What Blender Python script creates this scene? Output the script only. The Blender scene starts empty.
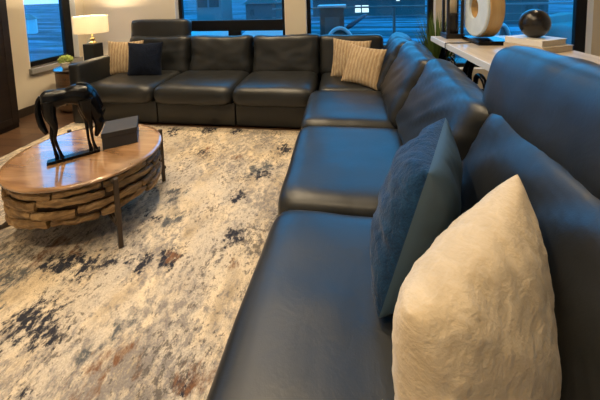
import bpy, bmesh, math, random
from mathutils import Vector, Matrix, Euler, noise
random.seed(7)
PI = math.pi
scn = bpy.context.scene
COL = scn.collection

# ------------------------------------------------------------------ camera
F, PCX, PCY, CAMH = 290.0, 300.0, 18.0, 1.5
dn = Vector((100.0, 3482.0, 290.0)).normalized()
Yc = Vector((40.0, -(100*40+290*290)/3482.0, 290.0)).normalized()
Zc = -dn
Xc = Yc.cross(Zc)
M = Matrix((Xc, Yc, Zc)).transposed()          # world -> camera (x right, y down, z forward)
Mi = M.transposed()
cam_d = bpy.data.cameras.new('camera')
cam = bpy.data.objects.new('camera', cam_d)
COL.objects.link(cam)
cx, cy, cz = Mi @ Vector((1, 0, 0)), Mi @ Vector((0, -1, 0)), Mi @ Vector((0, 0, -1))
R3 = Matrix((cx, cy, cz)).transposed()
cam.matrix_world = Matrix.Translation((0, 0, CAMH)) @ R3.to_4x4()
cam_d.sensor_width = 36.0
cam_d.sensor_fit = 'HORIZONTAL'
cam_d.lens = F/600.0*36.0
cam_d.shift_y = -(200.0-PCY)/600.0
cam_d.clip_start = 0.02
cam_d.clip_end = 400
scn.camera = cam

# ------------------------------------------------------------------ helpers
def shade(me, smooth=True):
    for p in me.polygons:
        p.use_smooth = smooth

def obj(name, bm, mat, parent=None, loc=None, rot=None, smooth=False, mats=None):
    me = bpy.data.meshes.new(name)
    bmesh.ops.recalc_face_normals(bm, faces=bm.faces)
    bm.to_mesh(me); bm.free()
    for m in (mats or [mat]):
        me.materials.append(m)
    if smooth:
        shade(me)
    o = bpy.data.objects.new(name, me)
    COL.objects.link(o)
    if parent:
        o.parent = parent
    if loc is not None:
        o.location = loc
    if rot is not None:
        o.rotation_euler = rot
    return o

def tag(o, label, cat, group=None):
    o['label'] = label; o['category'] = cat
    if group: o['group'] = group
    return o

def struct(o):
    o['kind'] = 'structure'
    return o

def empty(name, loc=(0, 0, 0), rotz=0.0):
    o = bpy.data.objects.new(name, None)
    o.empty_display_size = 0.1
    COL.objects.link(o)
    o.location = loc; o.rotation_euler = (0, 0, rotz)
    return o

def thing(name, label, cat, loc=(0, 0, 0), rotz=0.0, group=None):
    return tag(empty(name, loc, rotz), label, cat, group)

def add_box(bm, x0, x1, y0, y1, z0, z1, bev=0.0, seg=2, mi=0):
    b = bmesh.new()
    bmesh.ops.create_cube(b, size=1.0)
    for v in b.verts:
        v.co = Vector(((x0+x1)/2+v.co.x*(x1-x0), (y0+y1)/2+v.co.y*(y1-y0), (z0+z1)/2+v.co.z*(z1-z0)))
    if bev > 0:
        bmesh.ops.bevel(b, geom=list(b.edges), offset=bev, segments=seg, affect='EDGES', profile=0.5)
    for f in b.faces: f.material_index = mi
    merge(bm, b)

def merge(bm, b, mat=None):
    if mat is not None:
        b.transform(mat)
    t = bpy.data.meshes.new('t'); b.to_mesh(t); b.free()
    bm.from_mesh(t); bpy.data.meshes.remove(t)

def bx(x0, x1, y0, y1, z0, z1, bev=0.0, seg=2):
    bm = bmesh.new(); add_box(bm, x0, x1, y0, y1, z0, z1, bev, seg); return bm

def add_lathe(bm, prof, n=32, c=(0, 0, 0), axis='z'):
    rings = []
    for r, z in prof:
        ring = []
        for k in range(n):
            a = 2*PI*k/n
            if axis == 'z': p = (c[0]+r*math.cos(a), c[1]+r*math.sin(a), c[2]+z)
            else: p = (c[0]+z, c[1]+r*math.cos(a), c[2]+r*math.sin(a))
            ring.append(bm.verts.new(p))
        rings.append(ring)
    for i in range(len(rings)-1):
        for k in range(n):
            bm.faces.new((rings[i][k], rings[i][(k+1) % n], rings[i+1][(k+1) % n], rings[i+1][k]))
    return rings

def lathe(prof, n=32, c=(0, 0, 0), axis='z', caps=True):
    bm = bmesh.new()
    r = add_lathe(bm, prof, n, c, axis)
    if caps:
        for q in (r[0], r[-1]):
            try: bm.faces.new(q)
            except ValueError: pass
    return bm

def add_tube(bm, pts, rad, n=8, flat=1.0):
    pts = [Vector(p) for p in pts]
    rads = rad if isinstance(rad, (list, tuple)) else [rad]*len(pts)
    up = Vector((0, 0, 1))
    prev = None; rings = []
    for i, p in enumerate(pts):
        t = (pts[min(i+1, len(pts)-1)]-pts[max(i-1, 0)]).normalized()
        if prev is None:
            a = t.cross(up)
            if a.length < 1e-3: a = t.cross(Vector((1, 0, 0)))
        else:
            a = prev - t*prev.dot(t)
        a.normalize(); prev = a
        b = t.cross(a)
        ring = [bm.verts.new(p+a*math.cos(2*PI*k/n)*rads[i]+b*math.sin(2*PI*k/n)*rads[i]*flat) for k in range(n)]
        rings.append(ring)
    for i in range(len(rings)-1):
        for k in range(n):
            bm.faces.new((rings[i][k], rings[i][(k+1) % n], rings[i+1][(k+1) % n], rings[i+1][k]))
    bm.faces.new(rings[0]); bm.faces.new(rings[-1])

def tube(pts, rad, n=8, flat=1.0):
    bm = bmesh.new(); add_tube(bm, pts, rad, n, flat); return bm

def cr(pts, k=8):
    """smooth curve through points"""
    P = [Vector(p) for p in pts]; out = []
    for i in range(len(P)-1):
        p0, p1, p2, p3 = P[max(i-1, 0)], P[i], P[i+1], P[min(i+2, len(P)-1)]
        for j in range(k):
            t = j/k
            out.append(0.5*((2*p1)+(p2-p0)*t+(2*p0-5*p1+4*p2-p3)*t*t+(3*p1-p0-3*p2+p3)*t**3))
    out.append(P[-1]); return out

def cube_grid(n):
    bm = bmesh.new()
    for ax in range(3):
        for s in (-1, 1):
            g = []
            for i in range(n+1):
                row = []
                for j in range(n+1):
                    u, v = math.tan((2*i/n-1)*PI/4), math.tan((2*j/n-1)*PI/4)
                    c = [0, 0, 0]; c[ax] = s; c[(ax+1) % 3] = u; c[(ax+2) % 3] = v
                    row.append(bm.verts.new(c))
                g.append(row)
            for i in range(n):
                for j in range(n):
                    bm.faces.new((g[i][j], g[i+1][j], g[i+1][j+1], g[i][j+1]))
    bmesh.ops.remove_doubles(bm, verts=bm.verts, dist=1e-5)
    return bm

def cushion(sx, sy, sz, p=8.0, q=3.0, thin='z', n=22, wr=0.0, fr=5.0, seed=0, sag=0.0, stretch=(1, 1, 1), ears=0.0, shear=0.0):
    """stuffed block: |a|^p+|b|^p+|c|^q = 1 with c the thin axis"""
    bm = cube_grid(n)
    h = (sx/2, sy/2, sz/2)
    ti = 'xyz'.index(thin)
    for v in bm.verts:
        d = v.co.copy()
        lo, hi = 0.0, 1.3
        for _ in range(26):
            m = (lo+hi)/2
            s = 0
            for k in range(3):
                s += abs(d[k]*m)**(q if k == ti else p)
            if s > 1: hi = m
            else: lo = m
        d *= lo
        co = Vector((d.x*h[0], d.y*h[1], d.z*h[2]))
        if wr:
            sy_ = co.y+shear*co.z
            nn = noise.noise(Vector((co.x*fr*stretch[0]+seed*7.3, sy_*fr*stretch[1], co.z*fr*stretch[2])))
            nn += 0.5*noise.noise(Vector((co.x*fr*2.3*stretch[0], sy_*fr*2.3*stretch[1]+seed*3.1, co.z*fr*2.3*stretch[2])))
            co += Vector([d[k]/max(h[k], .05) for k in range(3)]).normalized()*nn*wr
        if ears:
            k = [i for i in range(3) if i != ti]
            g = 1+ears*(abs(d[k[0]])*abs(d[k[1]]))**2-ears*.5
            co[k[0]] *= g; co[k[1]] *= g
        if sag:
            co.z -= sag*(1-(co.x/h[0])**2)*max(0, d.z)
        v.co = co
    return bm

def pillow_bm(a, th, n=40, b=.09, side=0, wr=0.0, fr=9.0, seed=0, fine=0.0, soft=None):
    bm = bmesh.new()
    grids = []
    for sg in ((1, -1) if side == 0 else (side,)):
        g = []
        for i in range(n+1):
            row = []
            for j in range(n+1):
                s, t = math.sin((2*i/n-1)*PI/2), math.sin((2*j/n-1)*PI/2)
                x, y = a*s*(1-b*(1-t*t)), a*t*(1-b*(1-s*s))
                w = max(0, (1-s*s)*(1-t*t))
                z = th*w**.42
                if wr:
                    e = min(1, w*3)
                    rad = math.atan2(t, s)
                    z += wr*e*noise.noise(Vector((x*fr+seed, y*fr, sg*3.0)))
                    z += wr*0.8*min(1, w*8)*(1-w)*noise.noise(Vector((rad*6+seed, sg*5, w)))
                if fine:
                    z += fine*min(1, w*6)*noise.noise(Vector((x*55+seed, y*38, sg)))
                m_ = 1.0
                for (cx_, cy_), c_ in (soft or {}).items():
                    m_ -= c_*((1+cx_*s)/2)**3*((1+cy_*t)/2)**3
                row.append(bm.verts.new((x*m_, y*m_, sg*z)))
            g.append(row)
        for i in range(n):
            for j in range(n):
                bm.faces.new((g[i][j], g[i+1][j], g[i+1][j+1], g[i][j+1]))
    bmesh.ops.remove_doubles(bm, verts=bm.verts, dist=1e-5)
    return bm

# ------------------------------------------------------------------ materials
def mat(name, col, rough=0.6, spec=0.5, metal=0.0):
    m = bpy.data.materials.new(name); m.use_nodes = True
    b = m.node_tree.nodes['Principled BSDF']
    b.inputs['Base Color'].default_value = (*col, 1)
    b.inputs['Roughness'].default_value = rough
    b.inputs['Specular IOR Level'].default_value = spec
    b.inputs['Metallic'].default_value = metal
    return m

class NT:
    def __init__(s, m):
        s.m = m; s.t = m.node_tree; s.b = s.t.nodes['Principled BSDF']
        s.out = s.t.nodes['Material Output']
    def n(s, typ, **k):
        x = s.t.nodes.new(typ)
        for a, v in k.items(): setattr(x, a, v)
        return x
    def l(s, a, b): s.t.links.new(a, b)
    def coord(s, scale=(1, 1, 1), rot=(0, 0, 0), kind='Object'):
        c = s.n('ShaderNodeTexCoord'); mp = s.n('ShaderNodeMapping')
        mp.inputs['Scale'].default_value = scale; mp.inputs['Rotation'].default_value = rot
        s.l(c.outputs[kind], mp.inputs['Vector']); return mp.outputs['Vector']
    def noise(s, vec, scale=5, detail=4, rough=.5, dist=0.0):
        x = s.n('ShaderNodeTexNoise'); s.l(vec, x.inputs['Vector'])
        x.inputs['Scale'].default_value = scale; x.inputs['Detail'].default_value = detail
        x.inputs['Roughness'].default_value = rough; x.inputs['Distortion'].default_value = dist
        return x.outputs['Fac']
    def ramp(s, fac, stops):
        r = s.n('ShaderNodeValToRGB'); e = r.color_ramp.elements
        while len(e) > 1: e.remove(e[-1])
        e[0].position = stops[0][0]; e[0].color = (*stops[0][1], 1)
        for p, c in stops[1:]:
            q = e.new(p); q.color = (*c, 1)
        s.l(fac, r.inputs['Fac']); return r.outputs['Color']
    def mix(s, fac, a, b, mode='MIX'):
        x = s.n('ShaderNodeMix', data_type='RGBA', blend_type=mode)
        if isinstance(fac, float): x.inputs[0].default_value = fac
        else: s.l(fac, x.inputs[0])
        for i, v in ((6, a), (7, b)):
            if isinstance(v, tuple): x.inputs[i].default_value = (*v, 1)
            else: s.l(v, x.inputs[i])
        return x.outputs[2]
    def math(s, op, a, b=0.0):
        x = s.n('ShaderNodeMath', operation=op)
        for i, v in ((0, a), (1, b)):
            if isinstance(v, (int, float)): x.inputs[i].default_value = v
            else: s.l(v, x.inputs[i])
        return x.outputs[0]
    def color(s, c): s.l(c, s.b.inputs['Base Color'])
    def bump(s, h, strength=.3, dist=.01):
        x = s.n('ShaderNodeBump'); x.inputs['Strength'].default_value = strength; x.inputs['Distance'].default_value = dist
        s.l(h, x.inputs['Height']); s.l(x.outputs['Normal'], s.b.inputs['Normal'])

def bw(v): return (v, v, v)

def m_leather():
    m = mat('dark_leather', (.012, .013, .014), .45, .5); t = NT(m)
    v = t.coord()
    c = t.ramp(t.noise(v, 3, 5, .6), [(.3, (.011, .012, .0125)), (.7, (.016, .017, .0175))]); t.color(c)
    r = t.ramp(t.noise(v, 6, 4), [(.3, bw(.36)), (.7, bw(.42))]); t.l(r, t.b.inputs['Roughness'])
    fine = t.noise(v, 220, 2); wr = t.noise(t.coord((2.2, 2.2, 2.2)), 4, 5, .55, .8)
    h = t.math('ADD', t.math('MULTIPLY', fine, .12), wr)
    t.bump(h, .16, .010)
    return m

def m_wall():
    m = mat('warm_paint', (.66, .58, .45), .75, .3); t = NT(m)
    v = t.coord()
    t.color(t.ramp(t.noise(v, 2, 3), [(.3, (.66, .58, .45)), (.7, (.69, .61, .48))]))
    t.bump(t.noise(v, 140, 2), .08, .003)
    return m

def m_floor():
    m = mat('dark_floor_boards', (.10, .05, .025), .35, .5); t = NT(m)
    v = t.coord((1, 1, 1))
    br = t.n('ShaderNodeTexBrick'); t.l(v, br.inputs['Vector'])
    br.inputs['Color1'].default_value = (.105, .055, .028, 1); br.inputs['Color2'].default_value = (.07, .036, .02, 1)
    br.inputs['Mortar'].default_value = (.02, .01, .006, 1)
    br.inputs['Scale'].default_value = 1; br.inputs['Mortar Size'].default_value = .004
    br.inputs['Brick Width'].default_value = 1.4; br.inputs['Row Height'].default_value = .13
    gr = t.ramp(t.noise(t.coord((2, 40, 2)), 3, 5), [(.3, bw(.7)), (.7, bw(1.2))])
    t.color(t.mix(1.0, br.outputs['Color'], gr, 'MULTIPLY'))
    t.bump(t.noise(t.coord((2, 40, 2)), 4, 4), .1, .004)
    return m

def m_wood(name, c0, c1, c2, rough=.3, sc=(1.2, 14, 14), coat=0.0, rot=(0, 0, 0), knots=True):
    m = mat(name, c1, rough, .5); t = NT(m)
    v = t.coord(sc, rot)
    n1 = t.noise(v, 1.4, 6, .55, 1.2)
    c = t.ramp(n1, [(.28, c0), (.5, c1), (.72, c2)])
    if knots:
        k = t.ramp(t.noise(t.coord((1, 1, 1), rot), 3.2, 3, .5, .5), [(.32, bw(.55)), (.45, bw(1.0))])
        c = t.mix(1.0, c, k, 'MULTIPLY')
    t.color(c)
    if coat:
        t.b.inputs['Coat Weight'].default_value = coat; t.b.inputs['Coat Roughness'].default_value = .07; t.b.inputs['Coat IOR'].default_value = 1.8
    t.bump(t.noise(v, 3, 5), .12, .004)
    return m

def m_rug():
    m = mat('distressed_rug', (.6, .5, .38), .95, .1); t = NT(m)
    R = (0, 0, math.radians(-28))
    co = t.n('ShaderNodeTexCoord').outputs['Object']
    wob = t.n('ShaderNodeTexNoise'); t.l(co, wob.inputs['Vector']); wob.inputs['Scale'].default_value = 5; wob.inputs['Detail'].default_value = 4
    wv = t.n('ShaderNodeVectorMath', operation='MULTIPLY_ADD'); t.l(wob.outputs['Color'], wv.inputs[0]); wv.inputs[1].default_value = (.34, .34, 0); t.l(co, wv.inputs[2])
    def spots(lst):
        acc = None
        for (x, y, r) in lst:
            d = t.n('ShaderNodeVectorMath', operation='DISTANCE'); t.l(wv.outputs[0], d.inputs[0]); d.inputs[1].default_value = (x+1.735+.17, y-1.02+.17, 0)
            q = t.math('SUBTRACT', 1.0, t.math('DIVIDE', d.outputs['Value'], r))
            acc = q if acc is None else t.math('MAXIMUM', acc, q)
        mr = t.n('ShaderNodeMapRange'); t.l(acc, mr.inputs[0]); mr.inputs[1].default_value = -.55; mr.inputs[2].default_value = .75
        return mr.outputs[0]
    def mask(n, m_, lo, hi, gain=.22, off=.16):
        """noise thresholded, with the patch mask pushing it over"""
        v = t.math('ADD', n, t.math('SUBTRACT', t.math('MULTIPLY', m_, gain+off), off))
        return t.ramp(v, [(lo, bw(0)), (hi, bw(1))])
    base = t.ramp(t.noise(t.coord((1.6, .8, 1), R), 3.6, 7, .62, .3),
                  [(.30, (.38, .30, .20)), (.42, (.55, .44, .305)), (.54, (.72, .59, .42)), (.75, (.76, .64, .47))])
    sl = t.ramp(t.noise(t.coord((1.0, .7, 1), R), 3.0, 8, .68), [(.44, bw(0)), (.56, bw(.55))])
    c = t.mix(sl, base, (.44, .40, .36))
    # grey worn mottling
    g = t.noise(t.coord((1.7, 1.2, 1), R), 17, 10, .76, .3)
    gm = t.noise(t.coord((1, 1, 1)), 1.7, 3)
    gf = t.ramp(t.math('ADD', g, t.math('MULTIPLY', gm, .5)), [(.725, bw(0)), (.86, bw(.80))])
    c = t.mix(gf, c, (.20, .185, .18))
    # slate patches
    s_ = spots([(-1.80, 1.17, .16), (-1.95, 1.25, .14), (-1.05, .99, .09), (-1.0, 1.09, .07), (-.75, 2.25, .13), (-1.25, 1.95, .10), (-1.15, 1.72, .12), (-.64, 2.35, .12)])
    c = t.mix(mask(t.noise(t.coord((1.5, 1, 1), R), 14, 9, .72, .4), s_, .57, .72, .20, .11), c, (.11, .115, .12))
    # navy-black blots
    d = t.noise(t.coord((1.5, 1.1, 1), R), 24, 9, .74, .3)
    ds = spots([(-1.45, 1.03, .13), (-1.34, 1.0, .10), (-1.52, 1.07, .10), (-1.45, 1.33, .12), (-1.60, 1.34, .12), (-1.30, 1.36, .08), (-1.01, 1.40, .08), (-1.13, 1.35, .07), (-.61, .92, .06),
                (-1.15, 2.98, .09), (-1.5, 2.95, .12), (-1.85, 2.9, .1), (-.66, 2.22, .09), (-1.38, 2.5, .07), (-1.32, 1.72, .06), (-.69, 1.60, .07), (-.80, 1.95, .08), (-.45, 1.75, .05), (-.55, 2.6, .1), (-1.2, .72, .1), (-.9, .5, .12), (-2.4, 2.3, .15), (-2.6, 1.5, .2)])
    c = t.mix(mask(d, ds, .58, .68, .20, .07), c, (.030, .032, .045))
    fl = t.math('ADD', t.noise(t.coord((1.3, 1, 1), R), 42, 5, .65), t.math('MULTIPLY', t.noise(t.coord((1, 1, 1), (0, 0, .7)), 2.6, 3), .55))
    c = t.mix(t.ramp(fl, [(.845, bw(0)), (.91, bw(.75))]), c, (.10, .085, .075))
    # rust
    r = t.noise(t.coord((1.6, .9, 1), R), 14, 9, .72, .5)
    rs_ = spots([(-1.75, 1.40, .12), (-.99, .88, .10), (-.93, .95, .08), (-1.02, 1.0, .04), (-.60, .93, .10), (-.59, 1.46, .05), (-.98, 1.42, .06), (-1.6, 1.42, .08), (-.95, 2.45, .09), (-1.3, 2.6, .12), (-2.2, 2.5, .15)])
    c = t.mix(mask(r, rs_, .58, .76, .18, .15), c, (.20, .10, .055))
    y = t.ramp(t.noise(t.coord((1, 1, 1)), 150, 2), [(.3, bw(.80)), (.7, bw(1.1))])
    t.color(t.mix(1.0, c, y, 'MULTIPLY'))
    t.bump(t.noise(t.coord((1, 1, 1)), 170, 3), .7, .008)
    return m

def m_fur(name, c0, c1, sc=(30, 14, 14), bump=.8, sheen=.4, nscale=2.0):
    m = mat(name, c0, .9, .15); t = NT(m)
    v = t.coord(sc)
    n1 = t.noise(v, nscale, 6, .62, .6)
    t.color(t.ramp(n1, [(.3, c0), (.7, c1)]))
    t.b.inputs['Sheen Weight'].default_value = sheen
    t.b.inputs['Sheen Roughness'].default_value = .5
    h = t.math('ADD', n1, t.math('MULTIPLY', t.noise(t.coord((1, 1, 1)), 130, 3), .4))
    t.bump(h, bump, .012)
    return m

def m_stripe():
    m = mat('tan_striped_weave', (.5, .36, .2), .9, .15); t = NT(m)
    v = t.coord((1, 1, 1))
    w = t.n('ShaderNodeTexWave'); t.l(v, w.inputs['Vector'])
    w.wave_type = 'BANDS'; w.bands_direction = 'X'
    w.inputs['Scale'].default_value = 8; w.inputs['Distortion'].default_value = 2.5
    w.inputs['Detail'].default_value = 3; w.inputs['Detail Scale'].default_value = 3
    c = t.ramp(w.outputs['Fac'], [(.1, (.38, .265, .155)), (.5, (.45, .33, .20)), (.9, (.52, .40, .255))])
    s = t.ramp(t.noise(t.coord((60, 8, 8)), 2, 4), [(.3, bw(.75)), (.7, bw(1.1))])
    t.color(t.mix(1.0, c, s, 'MULTIPLY'))
    t.bump(t.math('ADD', w.outputs['Fac'], t.noise(v, 120, 2)), .5, .008)
    return m

def m_glass():
    m = bpy.data.materials.new('window_glass'); m.use_nodes = True
    t = m.node_tree; t.nodes.clear()
    o = t.nodes.new('ShaderNodeOutputMaterial'); mx = t.nodes.new('ShaderNodeMixShader')
    tr = t.nodes.new('ShaderNodeBsdfTransparent'); gl = t.nodes.new('ShaderNodeBsdfGlossy')
    tr.inputs['Color'].default_value = (.95, .97, .97, 1)
    gl.inputs['Roughness'].default_value = .02
    fr = t.nodes.new('ShaderNodeFresnel'); fr.inputs['IOR'].default_value = 1.3
    t.links.new(fr.outputs[0], mx.inputs[0]); t.links.new(tr.outputs[0], mx.inputs[1]); t.links.new(gl.outputs[0], mx.inputs[2])
    t.links.new(mx.outputs[0], o.inputs['Surface'])
    return m

def m_emit(name, col, s):
    m = mat(name, col, .6); b = m.node_tree.nodes['Principled BSDF']
    b.inputs['Emission Color'].default_value = (*col, 1); b.inputs['Emission Strength'].default_value = s
    return m

def m_shade():
    m = bpy.data.materials.new('linen_shade'); m.use_nodes = True
    t = m.node_tree; t.nodes.clear()
    o = t.nodes.new('ShaderNodeOutputMaterial'); mx = t.nodes.new('ShaderNodeMixShader')
    d = t.nodes.new('ShaderNodeBsdfDiffuse'); tr = t.nodes.new('ShaderNodeBsdfTranslucent')
    d.inputs['Color'].default_value = (.86, .80, .70, 1); tr.inputs['Color'].default_value = (.90, .84, .72, 1)
    mx.inputs[0].default_value = .55
    t.links.new(d.outputs[0], mx.inputs[1]); t.links.new(tr.outputs[0], mx.inputs[2]); t.links.new(mx.outputs[0], o.inputs['Surface'])
    return m

def m_terrain():
    m = mat('dusk_terrain', (.4, .4, .4), .9, .1); t = NT(m)
    v = t.coord((.06, .35, 1))
    c = t.ramp(t.noise(v, 1.6, 6, .6, .4), [(.34, (.035, .027, .036)), (.44, (.06, .054, .072)), (.55, (.13, .115, .16)), (.62, (.22, .20, .27)), (.70, (.075, .068, .09))])
    k = t.ramp(t.noise(t.coord((.1, .3, 1)), 2.2, 4), [(.60, bw(0)), (.68, bw(1))])
    t.color(t.mix(k, c, (.07, .055, .045)))
    return m

LEA = m_leather()
WALL = m_wall()
CEIL = mat('ceiling_paint', (.30, .27, .23), .8)
FLOOR = m_floor()
BASEB = mat('dark_trim_paint', (.045, .032, .022), .5)
BLACKFR = mat('black_window_frame', (.003, .003, .004), .5, .25)
GLASS = m_glass()
REVEAL = mat('pale_reveal_paint', (.80, .80, .79), .7)
RUG = m_rug()
TOPW = m_wood('honey_wood', (.17, .080, .032), (.30, .160, .072), (.40, .235, .120), .24, (1.5, 9, 9), 1.0, (0, 0, .5))
DRIFT = m_wood('driftwood', (.07, .036, .013), (.22, .125, .046), (.42, .27, .12), .6, (6, 6, 22), 0, (0, 0, 0))
CORE = mat('dark_wood_core', (.05, .026, .012), .8)
IRON = mat('bronze_iron', (.075, .055, .042), .45, .5, .6)
BLACKM = mat('black_cast_metal', (.003, .003, .004), .22, .22)
BOXM = mat('charcoal_board', (.020, .020, .023), .5)
NAVY = m_fur('navy_velvet', (.003, .020, .060), (.008, .050, .130), (14, 9, 14), .7, .12)
NAVYB = mat('blue_grey_satin', (.045, .080, .115), .5, .4)
NAVY_DIM = m_fur('navy_velvet_dim_lit', (.002, .004, .012), (.004, .009, .024), (14, 9, 14), .7, .05)  # darker copy of the navy fabric, lack of blue skylight put into its colour
CREAM = m_fur('cream_faux_fur', (.50, .395, .26), (.64, .52, .36), (9, 16, 9), .35, .2)
STRIPE = m_stripe()
LAMPB = mat('black_ceramic', (.010, .009, .009), .45)
BRASS = mat('brass', (.62, .46, .22), .3, .5, 1.0)
SHADE = m_shade()
DARKW = m_wood('dark_stained_wood', (.006, .0035, .0025), (.013, .007, .005), (.022, .012, .008), .5, (1, 1, 8))
SIDEW = m_wood('brown_cabinet_wood', (.06, .03, .015), (.12, .065, .03), (.17, .095, .05), .45, (2, 2, 14))
TABTOP = mat('dark_tabletop_lacquer', (.03, .022, .018), .18)
POTW = mat('white_pot', (.70, .64, .54), .5)
SUCC = m_fur('lime_leaf', (.22, .30, .05), (.45, .50, .16), (20, 20, 20), .5, 0)
GRASS = m_fur('grass_blade', (.05, .09, .018), (.13, .19, .05), (9, 9, 2), .1, 0)
POTD = mat('dark_planter', (.03, .028, .026), .6)
CONT = m_wood('pale_washed_wood', (.44, .35, .25), (.56, .46, .34), (.64, .54, .41), .4, (10, 1.5, 10), .2, (0, 0, 0), False)
CONE = mat('whitewashed_edge', (.66, .65, .62), .5)
RINGF = m_fur('grey_marble_face', (.58, .67, .74), (.68, .76, .82), (5, 5, 5), .1, 0)
RINGW = m_wood('golden_wood', (.42, .25, .09), (.56, .36, .15), (.64, .44, .20), .45, (5, 1, 1), .2)
BOOKP = m_fur('book_pages', (.60, .50, .36), (.72, .62, .47), (1, 1, 160), .2, 0)
BOOKC = mat('cream_book_cover', (.74, .72, .68), .5)
BOOKC2 = mat('tan_book_cover', (.52, .44, .34), .55)
ORB = m_fur('black_burl', (.006, .005, .004), (.016, .012, .009), (6, 6, 6), .25, 0); ORB.node_tree.nodes['Principled BSDF'].inputs['Roughness'].default_value = .22
ORB.node_tree.nodes['Principled BSDF'].inputs['Specular IOR Level'].default_value = .6
CANDLE = mat('cream_wax', (.72, .58, .36), .5)
DKBROWN = mat('dark_brown_wood', (.012, .008, .006), .45)
# outdoors
TERR = m_terrain()
DECK = mat('grey_deck', (.12, .12, .12), .8)
RAIL = mat('dark_railing_metal', (.10, .11, .12), .5)
HOUSE = mat('grey_siding', (.05, .055, .06), .8)
ROOF = mat('dark_shingle', (.03, .032, .036), .8)
PALEH = mat('pale_siding', (.12, .12, .13), .8)
COVER = mat('pale_canvas', (.46, .46, .50), .8)
COVERG = mat('grey_canvas', (.14, .145, .155), .8)
LIT = m_emit('lit_window', (1.0, .85, .60), 0.9)
UMB = mat('blue_canvas', (.08, .12, .18), .7)
PILLARM = mat('grey_stone', (.085, .085, .09), .85)

# ------------------------------------------------------------------ room shell
XL, XR, YB, YF, ZC = -4.14, 3.7, 4.2, -2.2, 4.7  # ceiling raised out of view so taller windows throw blue light on the sofa
WT = .16
struct(obj('floor', bx(XL-WT, XR+WT, YF-WT, YB+WT, -.1, 0), FLOOR))
struct(obj('ceiling', bx(XL-WT, XR+WT, YF-WT, YB+WT, ZC, ZC+.1), CEIL))

def wall_with_openings(name, a0, a1, ops, fixed0, fixed1, axis):
    """ops: (a, b, z0, z1) along the wall"""
    bm = bmesh.new()
    def put(u0, u1, z0, z1):
        if u1-u0 < 1e-4 or z1-z0 < 1e-4: return
        if axis == 'x': add_box(bm, u0, u1, fixed0, fixed1, z0, z1)
        else: add_box(bm, fixed0, fixed1, u0, u1, z0, z1)
    cur = a0
    for (u0, u1, z0, z1) in ops:
        put(cur, u0, 0, ZC); put(u0, u1, 0, z0); put(u0, u1, z1, ZC); cur = u1
    put(cur, a1, 0, ZC)
    return struct(obj(name, bm, WALL))

W1 = (-2.545, -.81, .40, 4.5)  # unseen upper part of each window is added height for more blue light
W2 = (-.50, 1.30, .40, 4.5)
W3 = (1.53, 3.22, .40, 4.5)
WL = (3.295, 4.045, .60, 4.5)
wall_with_openings('wall_back', XL-WT, XR+WT, [W1, W2, W3], YB, YB+WT, 'x')
wall_with_openings('wall_left', YF, YB, [WL], XL-WT, XL, 'y')
wall_with_openings('wall_right', YF, YB, [], XR, XR+WT, 'y')
wall_with_openings('wall_front', XL-WT, XR+WT, [], YF-WT, YF, 'x')
struct(obj('baseboard_left', bx(XL, XL+.018, YF, YB, 0, .11, .004), BASEB))
struct(obj('baseboard_back', bx(XL+.018, XR, YB-.018, YB, 0, .11, .004), BASEB))

def window(name, op, fr=.06, transom=None, mull=None, rj=.06, lj=.06):
    x0, x1, z0, z1 = op
    yb0, yb1 = YB+.09, YB+.15
    e = struct(empty(name, ((x0+x1)/2, YB+.12, z0)))
    L = e.location
    bm = bmesh.new()
    def a(X0, X1, Z0, Z1): add_box(bm, X0-L.x, X1-L.x, yb0-L.y, yb1-L.y, Z0-L.z, Z1-L.z, .004, 1)
    a(x0, x0+lj, z0, z1); a(x1-rj, x1, z0, z1); a(x0+lj, x1-rj, z0, z0+fr); a(x0+lj, x1-rj, z1-fr, z1)
    if transom: a(x0+lj, x1-rj, transom[0], transom[1])
    if mull: a(mull[0], mull[1], z0+fr, transom[0])
    obj('window_frame', bm, BLACKFR, e)
    obj('glass_pane', bx(x0+lj-L.x, x1-rj-L.x, YB+.118-L.y, YB+.124-L.y, z0+fr-L.z, z1-fr-L.z), GLASS, e)
    rv = bmesh.new()   # pale drywall return that lines the opening
    add_box(rv, x0-.001-L.x, x0+.004-L.x, YB-.002-L.y, yb0-L.y, z0-L.z, z1-L.z)
    add_box(rv, x1-.004-L.x, x1+.001-L.x, YB-.002-L.y, yb0-L.y, z0-L.z, z1-L.z)
    add_box(rv, x0-L.x, x1-L.x, YB-.002-L.y, yb0-L.y, z0-.001-L.z, z0+.004-L.z)
    add_box(rv, x0-L.x, x1-L.x, YB-.002-L.y, yb0-L.y, z1-.004-L.z, z1+.001-L.z)
    obj('window_reveal', rv, REVEAL, e)
    return e
window('window_1', W1, transom=(.955, 1.125), mull=(-1.735, -1.54))
window('window_2', W2, rj=.075)
window('window_3', W3, rj=.13)
# left window
e = struct(empty('window_4', (XL-.12, (WL[0]+WL[1])/2, WL[2])))
L = e.location
bm = bmesh.new()
def a(Y0, Y1, Z0, Z1, dx0=-.03, dx1=.03): add_box(bm, dx0, dx1, Y0-L.y, Y1-L.y, Z0-L.z, Z1-L.z, .004, 1)
a(WL[0], WL[0]+.06, WL[2], WL[3]); a(WL[1]-.13, WL[1], WL[2], WL[3])
a(WL[0]+.06, WL[1]-.13, WL[2], WL[2]+.075); a(WL[0]+.06, WL[1]-.13, WL[3]-.06, WL[3])
obj('window_frame', bm, BLACKFR, e)
obj('glass_pane', bx(-.003, .003, WL[0]+.06-L.y, WL[1]-.13-L.y, .075, WL[3]-.06-L.z), GLASS, e)
rv = bmesh.new()
add_box(rv, .03, .122, WL[0]-.001-L.y, WL[0]+.004-L.y, 0, WL[3]-L.z)
add_box(rv, .03, .122, WL[1]-.004-L.y, WL[1]+.001-L.y, 0, WL[3]-L.z)
obj('window_reveal', rv, REVEAL, e)
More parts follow.
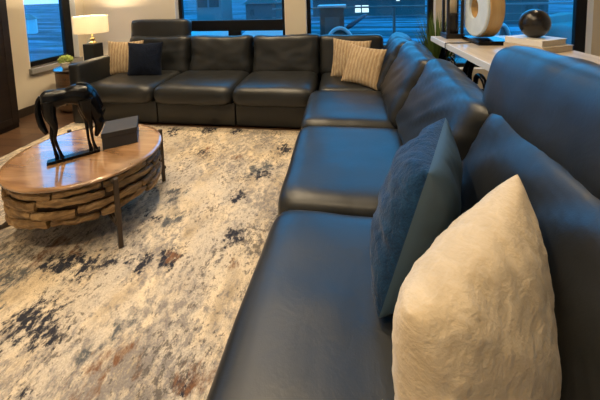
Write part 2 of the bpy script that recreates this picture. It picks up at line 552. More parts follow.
obj('window_sill', bx(.03, .175, WL[0]-.02-L.y, WL[1]+.01-L.y, -.075, 0.0, .006), mat('sill_paint', (.22, .21, .20), .4), e)

# ------------------------------------------------------------------ tall dark cabinet at the left
cab = thing('tall_cabinet', 'tall dark-stained wooden cabinet standing against the left wall at the photo edge', 'cabinet', (-3.99, 2.30, 0))
obj('body', bx(-.135, .135, -.58, .58, .0, 2.3, .004), DARKW, cab)
dr = bmesh.new()
for (y0, y1) in ((-.57, -.005), (.005, .57)):
    pass
for k, (y0, y1) in enumerate(((-.57, -.004), (.004, .57))):
    d = bmesh.new()
    add_box(d, .136, .15, y0, y1, .06, 2.28, .003)
    for (ya, yb, za, zb) in ((y0, y0+.07, .06, 2.28), (y1-.07, y1, .06, 2.28), (y0+.07, y1-.07, .06, .14), (y0+.07, y1-.07, 2.2, 2.28)):
        add_box(d, .15, .157, ya, yb, za, zb, .002)
    dd = obj('door', d, DARKW, cab)
    obj('handle', tube([(.157, y1-.035 if k == 0 else y0+.035, 1.0), (.18, y1-.035 if k == 0 else y0+.035, 1.0), (.18, y1-.035 if k == 0 else y0+.035, 1.2), (.157, y1-.035 if k == 0 else y0+.035, 1.2)], .006), BLACKM, dd)
dr.free()

# ------------------------------------------------------------------ rug
bm = bx(-1.53, 1.53, -2.0, 2.0, 0, .012, .004)
rug = tag(obj('area_rug', bm, RUG, loc=(-1.735, 1.02, 0.0)), 'large cream distressed rug with grey, navy and rust patches under the coffee table', 'rug')

# ------------------------------------------------------------------ sectional sofa
sofa = thing('sectional_sofa', 'large charcoal leather L-shaped sectional sofa along the back wall and right side', 'sofa', (0.3, 3.5, 0))
SL = sofa.location
def part(name, bm, loc, rot=(0, 0, 0), m=LEA, smooth=True, par=None):
    return obj(name, bm, m, par or sofa, (loc[0]-SL.x, loc[1]-SL.y, loc[2]-SL.z), rot, smooth)
def base(x0, x1, y0, y1, z0=.02, z1=.29):
    o = obj('base', bx(x0-SL.x, x1-SL.x, y0-SL.y, y1-SL.y, z0, z1, .018, 3), LEA, sofa, smooth=True)
    return o
XB = [-3.075, -2.165, -1.20, -.27]
XC = [-3.02, -2.09, -1.19, -.27]
for i in range(3):
    base(XB[i]+.003, XB[i+1]-.003, 3.055, 4.10)
YS = [.42, 1.315, 2.215, 3.052]
base(-.267, .86, 3.058, 4.10)
for i in range(3):
    base(-.20, .86, YS[i]+.003, YS[i+1]-.003)
# seat cushions of the back run
for i in range(3):
    part('seat_cushion', cushion(XB[i+1]-XB[i]-.004, .84, .245, 9, 2.5, 'z', wr=.007, fr=4, seed=i), ((XB[i]+XB[i+1])/2-(.02 if i == 2 else 0), 3.36, .385))
part('seat_cushion', cushion(.80, .80, .22, 9, 2.6, 'z', wr=.005, fr=4, seed=4), (.14, 3.455, .376))
for i in range(3):
    part('seat_cushion', cushion(.86, YS[i+1]-YS[i]-.004, .235, 10, 2.6, 'z', wr=.006, fr=3.5, seed=5+i), (.085-(.02 if i == 0 else 0), (YS[i]+YS[i+1])/2, .375), (0, 0, math.radians(-3.5 if i == 0 else 0)))
# back cushions, back run (tilt about x)
for i in range(3):
    w = XC[i+1]-XC[i]
    part('back_cushion', cushion(w+.0, .27, .56, 11, 2.1, 'y', wr=.018, fr=3.2, seed=11+i, stretch=(1, 1, 1.6), ears=.07), ((XC[i]+XC[i+1])/2, 3.80, .685), (math.radians(-10), 0, 0))
part('back_cushion', cushion(.84, .26, .55, 11, 2.1, 'y', wr=.015, fr=3.2, seed=15, ears=.035), (.13, 3.83, .675), (math.radians(-10), 0, 0))
# back cushions, right run (tilt about y)
YC = [.42, 1.33, 2.20, 2.95, 3.64]
YC = [.42, 1.33, 2.22, 3.00, 3.66]
for i in range(4):
    w = YC[i+1]-YC[i]
    part('back_cushion', cushion(.27, w+.05, .62, 12, 1.8, 'x', wr=.013, fr=3.6, seed=21+i, stretch=(1, 3.2, .8), ears=.09, shear=1.0), (.60, (YC[i]+YC[i+1])/2, .70), (math.radians(2.5), math.radians(27), math.radians(-2)))
# back frames
obj('back_frame', bx(-3.02-SL.x, .86-SL.x, 3.96-SL.y, 4.12-SL.y, .29, .78, .03, 3), LEA, sofa, smooth=True)
obj('back_frame', bx(.755-SL.x, .865-SL.x, .42-SL.y, 3.95-SL.y, .29, .78, .03, 3), LEA, sofa, smooth=True)
# arm at the left end
obj('armrest', bx(-3.235-SL.x, -3.085-SL.x, 2.98-SL.y, 4.12-SL.y, .02, .74, .03, 3), LEA, sofa, smooth=True)
# headrests
part('headrest', cushion(.25, 1.07, .38, 5, 2.0, 'x', wr=.006, fr=4, seed=31, stretch=(1, 2.5, 1)), (.760, .965, 1.066), (0, math.radians(14), 0))
part('headrest', cushion(.90, .22, .31, 9, 2.6, 'y', wr=.008, fr=4, seed=33), (-2.60, 3.90, 1.035), (math.radians(-8), 0, 0))

# ------------------------------------------------------------------ throw pillows
def pillow(label, v, m, group=None, n=40, **k):
    o = obj('throw_pillow', pillow_bm(v[6], v[7], n, **k), m, None, v[:3], v[3:6], True)
    return tag(o, label, 'pillow', group)
pillow('large cream faux fur pillow on the nearest sofa seat', (0.2977, 0.6318, 0.6992, 1.4597, 3.1514, 3.8856, 0.2809, 0.1203), CREAM, n=90, wr=.010, fr=9, fine=.004, soft={(1, 1): .10, (-1, 1): .16, (-1, -1): .20})
v = (0.2651, 1.0488, 0.7189, 1.8378, 3.0001, 4.3182, 0.2724, 0.1255)
SOFT = {(1, 1): .10, (-1, 1): .10, (-1, -1): .16}
nb = empty('throw_pillow', v[:3]); nb.rotation_euler = v[3:6]
tag(nb, 'navy velvet pillow with blue-grey satin back, standing behind the cream fur pillow', 'pillow')
fc = obj('front_cover', pillow_bm(v[6], v[7], 60, side=1, wr=.018, fr=11, fine=.004, soft=SOFT), NAVY, nb, smooth=True)
bc = obj('back_cover', pillow_bm(v[6], v[7], 60, side=-1, wr=.016, fr=9, soft=SOFT), NAVYB, nb, smooth=True)
bc['label'] = 'blue-grey satin back cover'
fc['label'] = 'navy velvet front cover'
pillow('tan striped pillow in front of another one in the sofa corner', (0.2436, 3.2364, 0.6825, 1.159, 0.0672, -0.5421, 0.2267, 0.069), STRIPE, 'tan striped pillows', wr=.008, fr=8)
pillow('tan striped pillow half hidden behind another one in the sofa corner', (0.110, 3.470, 0.7014, 1.3774, 0.018, -0.3753, 0.2415, 0.060), STRIPE, 'tan striped pillows', wr=.008, fr=8, seed=4)
pillow('tan striped pillow beside the armrest, behind the navy pillow', (-2.925, 3.545, 0.697, 1.40, 0.02, 0.25, 0.236, 0.065), STRIPE, 'tan striped pillows', wr=.008, fr=8, seed=9)
pillow('navy pillow at the far left end of the sofa, dimmer light painted into its colour', (-2.548, 3.43, 0.697, 1.40, 0.0, 0.12, 0.232, 0.075), NAVY_DIM, wr=.01, fr=8, seed=2)

# ------------------------------------------------------------------ coffee table
TC = (-1.77, 1.73)
ct = thing('coffee_table', 'round coffee table with honey wood top and stacked driftwood sides on iron legs', 'table', (TC[0], TC[1], 0.012))
ct.scale = (1.045, .925, 1.0)
TR = .462
obj('tabletop', lathe([(0.001, .415), (TR-.03, .415), (TR-.006, .418), (TR, .424), (TR, .432), (TR-.006, .438), (TR-.03, .438), (.001, .438)], 96), TOPW, ct, smooth=True)
obj('core', lathe([(.001, .178), (.395, .178), (.415, .22), (.425, .414), (.001, .414)], 64), CORE, ct, smooth=False)
bm = bmesh.new()
rows = [(.386, .029, .452), (.332, .034, .458), (.270, .037, .455), (.210, .034, .440)]
for ri, (z, hh, rr) in enumerate(rows):
    a0 = random.random()*2
    ang = a0
    while ang < a0+2*PI-.1:
        ln = random.uniform(.42, .85)
        ln = min(ln, a0+2*PI-ang)
        zz = z+random.uniform(-.008, .008); tl = random.uniform(-.016, .016); th = hh*random.uniform(.75, 1.05)
        pts = []; rad = []
        K = 22
        dr_ = random.uniform(-.010, .012)
        for k in range(K+1):
            t = k/K
            aa = ang+.012+t*(ln-.024)
            wob = .006*noise.noise(Vector((aa*4, ri*5, 1)))
            R_ = rr-.022+dr_+wob*1.5
            pts.append((R_*math.cos(aa), R_*math.sin(aa), min(zz+tl*(2*t-1)+wob, .414-th*.72)))
            rad.append(th*(.80+.34*noise.noise(Vector((aa*7, ri*3, 4)))+.14*noise.noise(Vector((aa*24, ri*3, 9))))*(1 if 0 < k < K else .80))
        add_tube(bm, pts, rad, 10)
        ang += ln
for v_ in bm.verts:
    rr_ = math.hypot(v_.co.x, v_.co.y)
    if rr_ > .447:
        k_ = (.447+(rr_-.447)*.25)/rr_; v_.co.x *= k_; v_.co.y *= k_
    nn = noise.noise(v_.co*38)
    v_.co += Vector((v_.co.x, v_.co.y, 0)).normalized()*(nn*.005+.004*noise.noise(Vector((v_.co.x*8, v_.co.y*8, v_.co.z*110))))
    v_.co.z = min(v_.co.z+noise.noise(v_.co*25+Vector((5, 0, 0)))*.005, .4145)
obj('driftwood_side', bm, DRIFT, ct, smooth=False)
for k, deg in enumerate((-35, 50, 145, 230)):
    an = math.radians(deg)
    R_ = .478 if k == 1 else .512
    lg = bmesh.new()
    add_box(lg, R_-.012, R_+.012, -.012, .012, 0, .435, .002)
    add_box(lg, .44, R_-.01, -.010, .010, .395, .412, .001)
    bmesh.ops.rotate(lg, verts=lg.verts, cent=(0, 0, 0), matrix=Matrix.Rotation(an, 3, 'Z'))
    obj('leg', lg, IRON, ct)
for deg in (-35, 50):
    an = math.radians(deg)
    lg = bmesh.new()
    z0 = .125 if deg < 0 else .102
    add_box(lg, -.50, .50, -.010, .010, z0, z0+.022, .002)
    for s in (-1, 1):
        add_tube(lg, [(s*.46, 0, z0+.018), (s*.37, 0, .177)], .009, 6)
    bmesh.ops.rotate(lg, verts=lg.verts, cent=(0, 0, 0), matrix=Matrix.Rotation(an, 3, 'Z'))
    obj('stretcher', lg, IRON, ct)
ZT = .450

# ------------------------------------------------------------------ horse sculpture
hz = math.atan2(.67, .74)
horse = thing('horse_sculpture', 'slender black metal grazing horse sculpture on a bar base on the coffee table', 'sculpture', (-1.872, 1.555, ZT), hz)
horse.scale = (1.0, 1.15, 1.27)
obj('base_bar', bx(-.020, .262, -.022, .022, 0, .016, .002), BLACKM, horse)
def skin(name, chains, parent, m):
    """each chain = list of (x, y, z, radius) grown as one tapered tube body joined into one mesh"""
    bm = bmesh.new()
    for ch in chains:
        P = cr([c[:3] for c in ch], 6); n0 = len(P)
        rr = []
        for i in range(n0):
            t = i/6; k = min(int(t), len(ch)-2); f_ = t-k
            rr.append(ch[k][3]*(1-f_)+ch[k+1][3]*f_)
        add_tube(bm, P, rr, 12)
    return obj(name, bm, m, parent, smooth=True)
obj_h = None
bodych = [
    # trunk: rump - belly - shoulder
    [(-.022, 0, .335, .018), (-.002, 0, .335, .044), (.045, 0, .330, .050), (.105, 0, .335, .042), (.160, 0, .335, .056), (.205, 0, .322, .062), (.235, 0, .305, .042)],
    # neck and head lowered to graze
    [(.180, 0, .345, .052), (.222, 0, .300, .054), (.250, 0, .240, .042), (.264, 0, .190, .031), (.270, 0, .160, .030), (.264, 0, .128, .023), (.252, 0, .100, .015), (.247, 0, .088, .010)],
    # hind legs
    [(.015, .018, .330, .042), (.012, .020, .260, .034), (.022, .020, .190, .016), (.012, .020, .130, .010), (.020, .016, .070, .007), (.030, .014, .018, .012)],
    [(.020, -.018, .330, .042), (.020, -.020, .260, .032), (.040, -.020, .190, .015), (.032, -.020, .130, .010), (.046, -.016, .070, .007), (.060, -.014, .018, .012)],
    # fore legs
    [(.198, .018, .310, .052), (.194, .020, .245, .036), (.198, .020, .180, .013), (.200, .018, .120, .009), (.202, .016, .070, .007), (.212, .014, .018, .012)],
    [(.205, -.018, .310, .052), (.210, -.020, .245, .034), (.222, -.020, .180, .013), (.224, -.018, .120, .009), (.228, -.016, .070, .007), (.240, -.014, .018, .012)],
]
skin('body', bodych, horse, BLACKM)
skin('tail', [[(-.018, 0, .350, .013), (-.034, 0, .325, .014), (-.038, 0, .270, .016), (-.026, 0, .205, .018), (-.006, 0, .160, .010)]], horse, BLACKM)
for s in (-1, 1):
    skin('ear', [[(.292, s*.014, .200, .008), (.304, s*.018, .215, .005), (.312, s*.020, .226, .001)]], horse, BLACKM)
skin('mane', [[(.165, 0, .392, .008), (.215, 0, .375, .014), (.262, 0, .320, .014), (.295, 0, .240, .009)]], horse, BLACKM)

# ------------------------------------------------------------------ box on the coffee table
b = thing('lidded_box', 'charcoal rectangular lidded box beside the horse on the coffee table', 'box', (-1.640, 1.890, ZT), math.radians(35))
obj('body', bx(-.107, .107, -.115, .115, 0, .082, .002), BOXM, b)
obj('lid', bx(-.110, .110, -.118, .118, .0825, .118, .003), BOXM, b)

# ------------------------------------------------------------------ side table, lamp, plant
stx, sty = -3.62, 3.58
st = thing('side_table', 'small round brown wooden drum side table between the armrest and left window', 'table', (stx, sty, 0))
obj('body', lathe([(.001, .03), (.30, .03), (.30, .55), (.001, .55)], 48), SIDEW, st, smooth=False)
obj('tabletop', lathe([(.001, .551), (.325, .551), (.332, .558), (.332, .575), (.325, .58), (.001, .58)], 48), TABTOP, st)
for k, z in enumerate((.06, .225, .39)):
    d = bmesh.new()
    A0, A1 = math.radians(-150), math.radians(-20)
    K = 16; R0, R1 = .302, .315
    vs = []
    for i in range(K+1):
        aa = A0+(A1-A0)*i/K
        vs.append([d.verts.new((r*math.cos(aa), r*math.sin(aa), zz)) for r, zz in ((R0, z), (R1, z), (R1, z+.145), (R0, z+.145))])
    for i in range(K):
        for q in range(4):
            d.faces.new((vs[i][q], vs[i+1][q], vs[i+1][(q+1) % 4], vs[i][(q+1) % 4]))
    d.faces.new(vs[0]); d.faces.new(vs[-1])
    dd = obj('drawer', d, SIDEW, st)
    aa = math.radians(-85)
    kn = lathe([(.001, 0), (.010, .002), (.012, .010), (.001, .014)], 12)
    bmesh.ops.rotate(kn, verts=kn.verts, cent=(0, 0, 0), matrix=Matrix.Rotation(PI/2, 3, 'Y'))
    bmesh.ops.rotate(kn, verts=kn.verts, cent=(0, 0, 0), matrix=Matrix.Rotation(aa, 3, 'Z'))
    bmesh.ops.translate(kn, verts=kn.verts, vec=(.315*math.cos(aa), .315*math.sin(aa), z+.075))
    obj('knob', kn, BLACKM, dd, smooth=True)

lx, ly = -3.515, 3.66
lamp = thing('table_lamp', 'table lamp with drum shade and square black base, lit, on the side table', 'lamp', (lx, ly, .58))
obj('lamp_base', bx(-.085, .085, -.085, .085, 0, .30, .008), LAMPB, lamp)
obj('neck', lathe([(.001, .30), (.062, .302), (.058, .315), (.026, .335), (.018, .345), (.035, .355), (.038, .37), (.018, .385), (.012, .40), (.012, .47), (.001, .47)], 24), BRASS, lamp, smooth=True)
sh = bmesh.new()
r_ = add_lathe(sh, [(.205, .455), (.205, .695)], 48)
r2 = add_lathe(sh, [(.201, .695), (.201, .455)], 48)
for k in range(48):
    k2 = (k+1) % 48
    sh.faces.new((r_[1][k], r_[1][k2], r2[0][k2], r2[0][k])); sh.faces.new((r2[1][k], r2[1][k2], r_[0][k2], r_[0][k]))
obj('lamp_shade', sh, SHADE, lamp, smooth=False)
obj('finial', lathe([(.001, .68), (.010, .685), (.004, .70), (.011, .71), (.001, .72)], 12), BRASS, lamp, smooth=True)
hp = bmesh.new()
for k in range(3):
    aa = k*2*PI/3
    add_tube(hp, [(0, 0, .685), (.2*math.cos(aa), .2*math.sin(aa), .685)], .003, 6)
add_tube(hp, [(0, 0, .47), (.05, 0, .50), (.05, 0, .64), (0, 0, .68)], .003, 6)
obj('shade_carrier', hp, BRASS, lamp)
obj('bulb', lathe([(.001, .475), (.014, .48), (.016, .51), (.03, .545), (.028, .575), (.012, .598), (.001, .602)], 16), m_emit('bulb_glow', (1, .75, .42), 6), lamp, smooth=True)

pp = thing('potted_succulent', 'small white pot of lime green leaves on the side table beside the lamp', 'plant', (-3.695, 3.395, .58))
pp.scale = (.82, .82, .9)
obj('pot', lathe([(.001, 0), (.045, 0), (.060, .03), (.066, .09), (.060, .092), (.055, .075), (.001, .075)], 24), POTW, pp, smooth=True)
bm = bmesh.new()
for k in range(150):
    z_ = random.uniform(-.35, 1); aa = random.random()*2*PI; q = math.sqrt(1-z_*z_)
    d_ = Vector((q*math.cos(aa), q*math.sin(aa), z_))
    c_ = Vector((0, 0, .130))+Vector((d_.x*.085, d_.y*.085, d_.z*.055))
    s_ = random.uniform(.016, .026)
    b_ = bmesh.new(); bmesh.ops.create_icosphere(b_, subdivisions=1, radius=1)
    mm = Matrix.Translation(c_) @ d_.to_track_quat('Z', 'Y').to_matrix().to_4x4() @ Matrix.Diagonal((s_*.7, s_*.35, s_*1.2, 1))
    merge(bm, b_, mm)
obj('foliage', bm, SUCC, pp, smooth=True)

# ------------------------------------------------------------------ console table behind the sofa
CX0, CX1, CY0, CY1, CZ = .895, 1.66, 1.02, 3.04, 1.04
con = thing('console_table', 'long pale wood console table with black scrolled iron legs behind the sofa', 'table', (1.28, 2.03, 0))
Lc = con.location
bm = bx(CX0+.01-Lc.x, CX1-Lc.x, CY0-Lc.y, CY1-.01-Lc.y, CZ-.034, CZ, .003)
obj('tabletop', bm, CONT, con)
bm = bmesh.new()
add_box(bm, CX0-Lc.x, CX0+.0095-Lc.x, CY0-Lc.y, CY1-Lc.y, CZ-.048, CZ-.001, .002)
add_box(bm, CX0+.0095-Lc.x, CX1-Lc.x, CY1-.0095-Lc.y, CY1-Lc.y, CZ-.048, CZ-.001, .002)
ed = obj('edge_band', bm, CONE, con); ed['label'] = 'whitewashed edge band'
def scroll(cy_, cz_, r0, r1, turns, a0, sgn=1):
    pts = []
    n = 40
    for i in range(n+1):
        t = i/n
        r = r0+(r1-r0)*t; aa = a0+sgn*turns*2*PI*t
        pts.append((0, cy_+r*math.cos(aa), cz_+r*math.sin(aa)))
    return pts
def leg_frame(y, sg):
    bm = bmesh.new()
    for x in (CX0+.06-Lc.x, CX1-.06-Lc.x):
        q = []
        pts = cr([(x, y, 0.01), (x, y+sg*.06, .25), (x, y+sg*.02, .52), (x, y-sg*.05, .78), (x, y+sg*.02, .93), (x, y+sg*.12, 1.0)], 10)
        add_tube(bm, pts, .020, 8)
        for (c0, c1, r0, r1, tn, s0) in ((y+sg*.20, .82, .175, .05, 1.25, PI/2), (y+sg*.17, .30, .15, .04, 1.25, -PI/2)):
            sc_ = scroll(c0, c1, r0, r1, tn, s0, sg if s0 > 0 else -sg)
            add_tube(bm, [(x, p[1], p[2]) for p in sc_], .017, 8)
    add_tube(bm, [(CX0+.06-Lc.x, y+sg*.02, .55), (CX1-.06-Lc.x, y+sg*.02, .55)], .014, 8)
    return obj('leg_frame', bm, BLACKM, con, smooth=True)
leg_frame(CY1-.16-Lc.y, -1)
leg_frame(CY1-.70-Lc.y, -1)
leg_frame(CY0+.16-Lc.y, 1)

# ring sculpture
rs = thing('ring_sculpture', 'large round ring sculpture with grey face and golden wood rim on the console', 'sculpture', (1.19, 2.715, CZ))
obj('base', bx(-.085, .17, -.22, .105, 0, .035, .003), BLACKM, rs)
RO, RI, TX, RZ = .256, .084, .060, .035+.260
obj('ring_body', lathe([(RI, -TX+.012), (RO-.004, -TX+.012), (RO, -TX+.02), (RO, TX-.006), (RO-.006, TX), (RI+.004, TX), (RI, TX-.004), (RI, -TX+.012)], 72, (.03, 0, RZ), 'x', False), RINGW, rs, smooth=False)
obj('face', lathe([(RI+.006, -TX+.0115), (RI+.006, -TX-.004), (RI+.012, -TX-.010), (RO-.014, -TX-.010), (RO-.004, -TX-.002), (RO-.004, -TX+.0115), (RI+.006, -TX+.0115)], 72, (.03, 0, RZ), 'x', False), RINGF, rs, smooth=False)

# lantern
ln = thing('candle_lantern', 'dark wooden candle lantern at the far end of the console', 'lantern', (1.062, 2.935, CZ))
obj('base', bx(-.082, .082, -.085, .085, 0, .045, .004), DKBROWN, ln)
for sx in (-1, 1):
    for sy in (-1, 1):
        obj('post', bx(sx*.062-.011, sx*.062+.011, sy*.062-.011, sy*.062+.011, .045, .56, .002), DKBROWN, ln)
obj('roof', bx(-.082, .082, -.085, .085, .56, .60, .004), DKBROWN, ln)
obj('candle_holder', lathe([(.001, .045), (.05, .045), (.046, .10), (.040, .20), (.052, .235), (.001, .235)], 24), DKBROWN, ln, smooth=True)
obj('candle', lathe([(.001, .236), (.036, .236), (.036, .42), (.030, .425), (.001, .42)], 24), CANDLE, ln, smooth=True)

# books and orb
def book(label, loc, rz, w, d, h, cov):
    k = thing('book', label, 'book', loc, rz, 'books stacked on the console')
    bm = bmesh.new()
    add_box(bm, -w/2, w/2, -d/2, d/2, 0, .004, .001, 1); add_box(bm, -w/2, w/2, -d/2, d/2, h-.004, h, .001, 1)
    add_box(bm, -w/2, -w/2+.004, -d/2, d/2, .004, h-.004)
    obj('cover', bm, cov, k)
    obj('pages', bx(-w/2+.005, w/2-.005, -d/2+.005, d/2-.005, .0042, h-.0042), BOOKP, k)
    return k
book('thick tan coffee table book, the lower of two on the console', (1.448, 2.355, CZ), math.radians(24), .30, .285, .042, BOOKC2)
book('cream coffee table book, the upper of two, under the black orb', (1.435, 2.362, CZ+.0422), math.radians(26), .26, .262, .045, BOOKC)
ob = bmesh.new(); bmesh.ops.create_uvsphere(ob, u_segments=48, v_segments=32, radius=1)
for v_ in ob.verts:
    z_ = v_.co.z
    v_.co = Vector((v_.co.x*.095, v_.co.y*.095, max(z_*.108, -.103)))
tag(obj('decorative_orb', ob, ORB, None, (1.43, 2.365, CZ+.0872+.1032), None, True), 'glossy black round orb on top of the stacked books', 'orb')

# cord hanging over the console edge
tag(obj('power_cord', tube(cr([(1.10, 2.50+.12, CZ+.004), (.98, 2.60, CZ+.005), (.897, 2.60, CZ+.004), (.884, 2.60, CZ-.02), (.884, 2.58, CZ-.18), (.884, 2.60, .82)], 8), .004, 6), BLACKM), 'thin black cord hanging over the front edge of the console', 'cord')

# ------------------------------------------------------------------ tall grass plant in the corner
gp = thing('potted_grass', 'tall green grass plant in a dark pot between sofa corner and console end', 'plant', (1.12, 3.56, 0))
obj('pot', lathe([(.001, 0), (.13, 0), (.16, .30), (.15, .30), (.14, .26), (.001, .26)], 28), POTD, gp, smooth=True)
bm = bmesh.new()
for k in range(280):
    aa = random.random()*2*PI; r0 = random.random()*.09
    ht = random.uniform(.60, 1.15); sp = random.uniform(.05, .33)*(1.0 if ht < 1.0 else .75)
    w = random.uniform(.007, .013)
    p0 = Vector((r0*math.cos(aa), r0*math.sin(aa), .262))
    dirv = Vector((math.cos(aa), math.sin(aa), 0)); sd = Vector((-dirv.y, dirv.x, 0))
    prev = None; K = 7
    for i in range(K+1):
        t = i/K
        c_ = p0+dirv*sp*t**1.8+Vector((0, 0, (ht)*t*(1-.12*t*t)))
        ww = w*(1-t**2*.96)
        cur = (bm.verts.new(c_-sd*ww), bm.verts.new(c_+dirv*ww*.4), bm.verts.new(c_+sd*ww))
        if prev:
            bm.faces.new((prev[0], prev[1], cur[1], cur[0])); bm.faces.new((prev[1], prev[2], cur[2], cur[1]))
        prev = cur
obj('grass_blades', bm, GRASS, gp, smooth=True)

# ------------------------------------------------------------------ outdoors
struct(obj('ground', bx(-400, 400, 8.0, 700, -2.4, -2.2), TERR))
struct(obj('ground_side', bx(-700, -8.5, -300, 8.0, -2.4, -2.2), TERR))
struct(obj('patio_floor', bx(-6.5, 7.0, YB+WT+.01, 7.0, -.25, -.08), DECK))
# railing
rl = thing('patio_railing', 'dark metal horizontal-bar railing along the patio edge outside the windows', 'railing', (0.5, 6.3, -.08))
for x in (-1.3, .62, 2.5, 4.4):
    obj('post', bx(x-.025, x+.025, -.025, .025, 0, 1.24, .003), RAIL, rl)
obj('top_rail', bx(-2.0, 5.2, -.03, .03, 1.24, 1.275, .003), RAIL, rl)
for z in (.50, .60, .70, .81, .92, 1.07):
    obj('rail_bar', tube([(-2.0, 0, z), (5.2, 0, z)], .009, 6), RAIL, rl)

def house(label, x, y, w, d, z0, h, rh, mw, mr, wins=(), grp=None, rz=0.0, litidx=()):
    k = thing('house', label, 'house', (x, y, z0), rz, grp)
    obj('walls', bx(-w/2, w/2, 0, d, 0, h), mw, k)
    bm = bmesh.new()
    ov = .07*w
    if rh > 0:
        vs = [bm.verts.new(p) for p in ((-w/2-ov, -ov, h), (w/2+ov, -ov, h), (w*.28, d*.5, h+rh), (-w*.28, d*.5, h+rh), (-w/2-ov, d+ov, h), (w/2+ov, d+ov, h))]
        bm.faces.new((vs[0], vs[1], vs[2], vs[3])); bm.faces.new((vs[4], vs[5], vs[2], vs[3])); bm.faces.new((vs[0], vs[3], vs[4])); bm.faces.new((vs[1], vs[2], vs[5])); bm.faces.new((vs[0], vs[1], vs[5], vs[4]))
    else:
        add_box(bm, -w/2-ov*.4, w/2+ov*.4, -ov*.4, d+ov*.4, h, h+.12)
    obj('roof', bm, mr, k)
    for i, (x0, x1, za, zb) in enumerate(wins):
        f_ = obj('window', bx(x0, x1, -.06, -.005, za, zb), LIT if i in litidx else ROOF, k)
    return k
house('dark gabled house seen through the left back window', -11.2, 40, 4.4, 5, -2.2, 2.45, 1.5, HOUSE, ROOF, ((-1.6, -.9, .9, 1.7),))
house('pale boxy house with dark window bays at the far left of the back window', -18.0, 38, 3.6, 4, -2.2, 4.6, 0, PALEH, HOUSE, ((-1.6, -.2, 2.2, 3.9), (.1, 1.5, 2.2, 3.9)))
house('long low building with two lit windows beyond the railing', 4.2, 46, 17.0, 5, -2.2, 3.4, 1.0, HOUSE, ROOF, ((-1.9, -1.05, .55, 1.65), (-.85, .15, .55, 1.65), (4.3, 4.8, 2.2, 2.7)), litidx=(0, 1, 2))
house('dark house seen above the black orb through the right window', 19.3, 32, 2.5, 4, -2.2, 2.6, 1.4, HOUSE, ROOF, ((-.8, -.2, 1.3, 2.0), (.3, .8, 1.3, 2.0)))
house('pale building far off through the side window', -35.6, 28.0, 2.2, 1.8, -2.2, 1.7, .6, COVER, PALEH, ((-.9, -.2, .6, 1.2),), rz=math.radians(45))

# grey stone pillar by the railing
pl = thing('stone_pillar', 'square grey stone pillar with pale cap on the patio beside the railing', 'pillar', (-.16, 5.75, -.08))
obj('shaft', bx(-.23, .23, -.2, .2, 0, 1.30, .006), PILLARM, pl)
obj('inset_panel', bx(-.14, .14, -.212, -.2005, .25, 1.12, .004), PALEH, pl)
obj('cap', bx(-.27, .27, -.24, .24, 1.3005, 1.345, .006), COVER, pl)

def patio_chair(label, x, y, rz, m1=COVER, m2=COVERG, s=1.0, grp='patio chairs'):
    k = thing('patio_chair', label, 'chair', (x, y, -.08), rz, grp)
    # rounded shell back with rim, seat, four legs
    bm = bmesh.new()
    pts = []
    for i in range(17):
        aa = PI*i/16
        pts.append((.26*s*math.cos(aa), .22*s+.05*s*math.sin(aa), (.52+.42*math.sin(aa))*s))
    pts = [(.26*s, .20*s, .40*s)]+pts+[(-.26*s, .20*s, .40*s)]
    obj('back_rim', tube(pts, .035*s, 8), m1, k, smooth=True)
    bm = bmesh.new()
    c_ = bm.verts.new((0, .27*s, .62*s)); ring = [bm.verts.new((p[0]*.93, p[1]+.02, p[2])) for p in pts]
    for i in range(len(ring)-1): bm.faces.new((c_, ring[i], ring[i+1]))
    bmesh.ops.solidify(bm, geom=bm.faces, thickness=.02)
    obj('backrest', bm, m2, k, smooth=True)
    obj('seat', cushion(.56*s, .54*s, .12*s, 6, 2.6, 'z', 8), m1, k, (0, -.02, .42*s), smooth=True)
    for sx in (-1, 1):
        for sy in (-1, 1):
            obj('leg', tube([(sx*.22*s, sy*.2*s, .38*s), (sx*.25*s, sy*.23*s, 0)], .016*s, 6), RAIL, k)
    return k
patio_chair('pale rounded patio chair outside, in front of the grey stone pillar', .03, 5.00, math.radians(10))
patio_chair('pale patio chair outside at the right edge of the middle window', 1.72, 5.75, math.radians(-60))
patio_chair('pale patio chair outside, seen between the ring and the black orb', 2.98, 5.30, math.radians(40))

# folded umbrella leaning on the rail
um = thing('folded_umbrella', 'blue folded patio umbrella leaning low beside the rounded patio chair', 'umbrella', (.10, 5.72, -.08))
obj('canopy', tube([(.02, 0, .88), (.08, 0, .925), (.36, .05, 1.12), (.40, .06, 1.15)], [.03, .05, .035, .01], 10), UMB, um, smooth=True)
obj('pole', tube([(.30, -.30, .02), (.16, -.16, .45), (.02, -.01, .88), (.03, 0, .89)], .018, 8), RAIL, um, smooth=True)

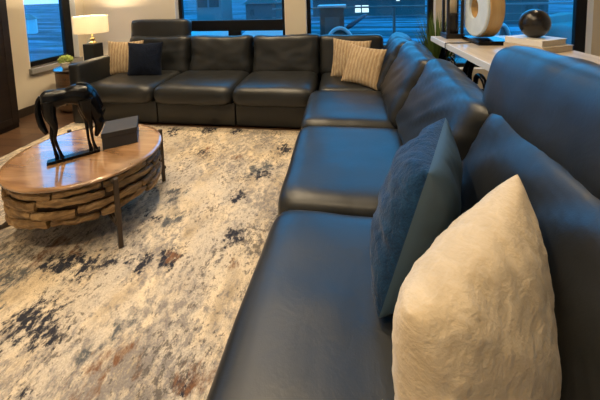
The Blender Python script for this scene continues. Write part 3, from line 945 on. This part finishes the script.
def covered(label, x, y, w, d, h, m, seed, rz=0.0):
    bm = cushion(w, d, h, 7, 5, 'z', 20, wr=.06, fr=2.2, seed=seed)
    for v_ in bm.verts:
        v_.co.z += h/2
        if v_.co.y > 0: v_.co.z *= 1.12
    return tag(obj('covered_furniture', bm, m, None, (x, y, -.08), (0, 0, rz), True), label, 'furniture cover', 'covered patio furniture')
covered('pale fabric cover over patio furniture outside the lower left panes', -2.75, 5.6, 1.1, .9, .78, COVER, 1)
covered('pale fabric cover over patio furniture outside the lower right panes', -1.50, 5.6, 1.1, .9, .78, COVER, 2)
covered('large pale fabric cover over patio furniture behind the orb', 3.85, 5.6, .95, .8, .97, COVERG, 3)

# ------------------------------------------------------------------ light
w = bpy.data.worlds.new('dusk'); scn.world = w; w.use_nodes = True
t = w.node_tree; bg = t.nodes['Background']
tc = t.nodes.new('ShaderNodeTexCoord'); sp = t.nodes.new('ShaderNodeSeparateXYZ'); rp = t.nodes.new('ShaderNodeValToRGB')
t.links.new(tc.outputs['Generated'], sp.inputs[0]); t.links.new(sp.outputs['Z'], rp.inputs['Fac']); t.links.new(rp.outputs['Color'], bg.inputs['Color'])
e = rp.color_ramp.elements
e[0].position = 0.0; e[0].color = (.10, .24, .55, 1)
e[1].position = .6; e[1].color = (.010, .33, .76, 1)
q = e.new(.15); q.color = (.02, .34, .80, 1)
bg.inputs['Strength'].default_value = 5.1

def area(name, loc, energy, size, col, rot=(0, 0, 0), spread=PI):
    l = bpy.data.lights.new(name, 'AREA'); l.shape = 'DISK'; l.size = size; l.energy = energy; l.color = col; l.spread = spread
    o = bpy.data.objects.new(name, l); COL.objects.link(o); o.location = loc; o.rotation_euler = rot
    return o
WARM = (1.0, .78, .50)
WPOW = 34.5
for (x, y) in ((-3.3, 3.2), (-1.6, 3.3), (-.95, 2.4), (-2.6, 1.2), (-1.2, 1.2), (-.5, -.6), (2.3, 3.3), (-2.2, -.8)):
    area('downlight', (x, y, ZC-.01), WPOW, .14, WARM, spread=math.radians(130))
pl_ = bpy.data.lights.new('lamp_bulb', 'POINT'); pl_.energy = 22; pl_.color = (1, .78, .50); pl_.shadow_soft_size = .03
o = bpy.data.objects.new('lamp_bulb', pl_); COL.objects.link(o); o.location = (lx, ly, .58+.63)

# ------------------------------------------------------------------ look
scn.view_settings.view_transform = 'Standard'
scn.view_settings.look = 'None'
scn.view_settings.gamma = 1.0
scn.view_settings.exposure = 0.0
scn.view_settings.use_curve_mapping = False
scn.cycles.use_denoising = True
scn.cycles.max_bounces = 10
scn.cycles.transparent_max_bounces = 12
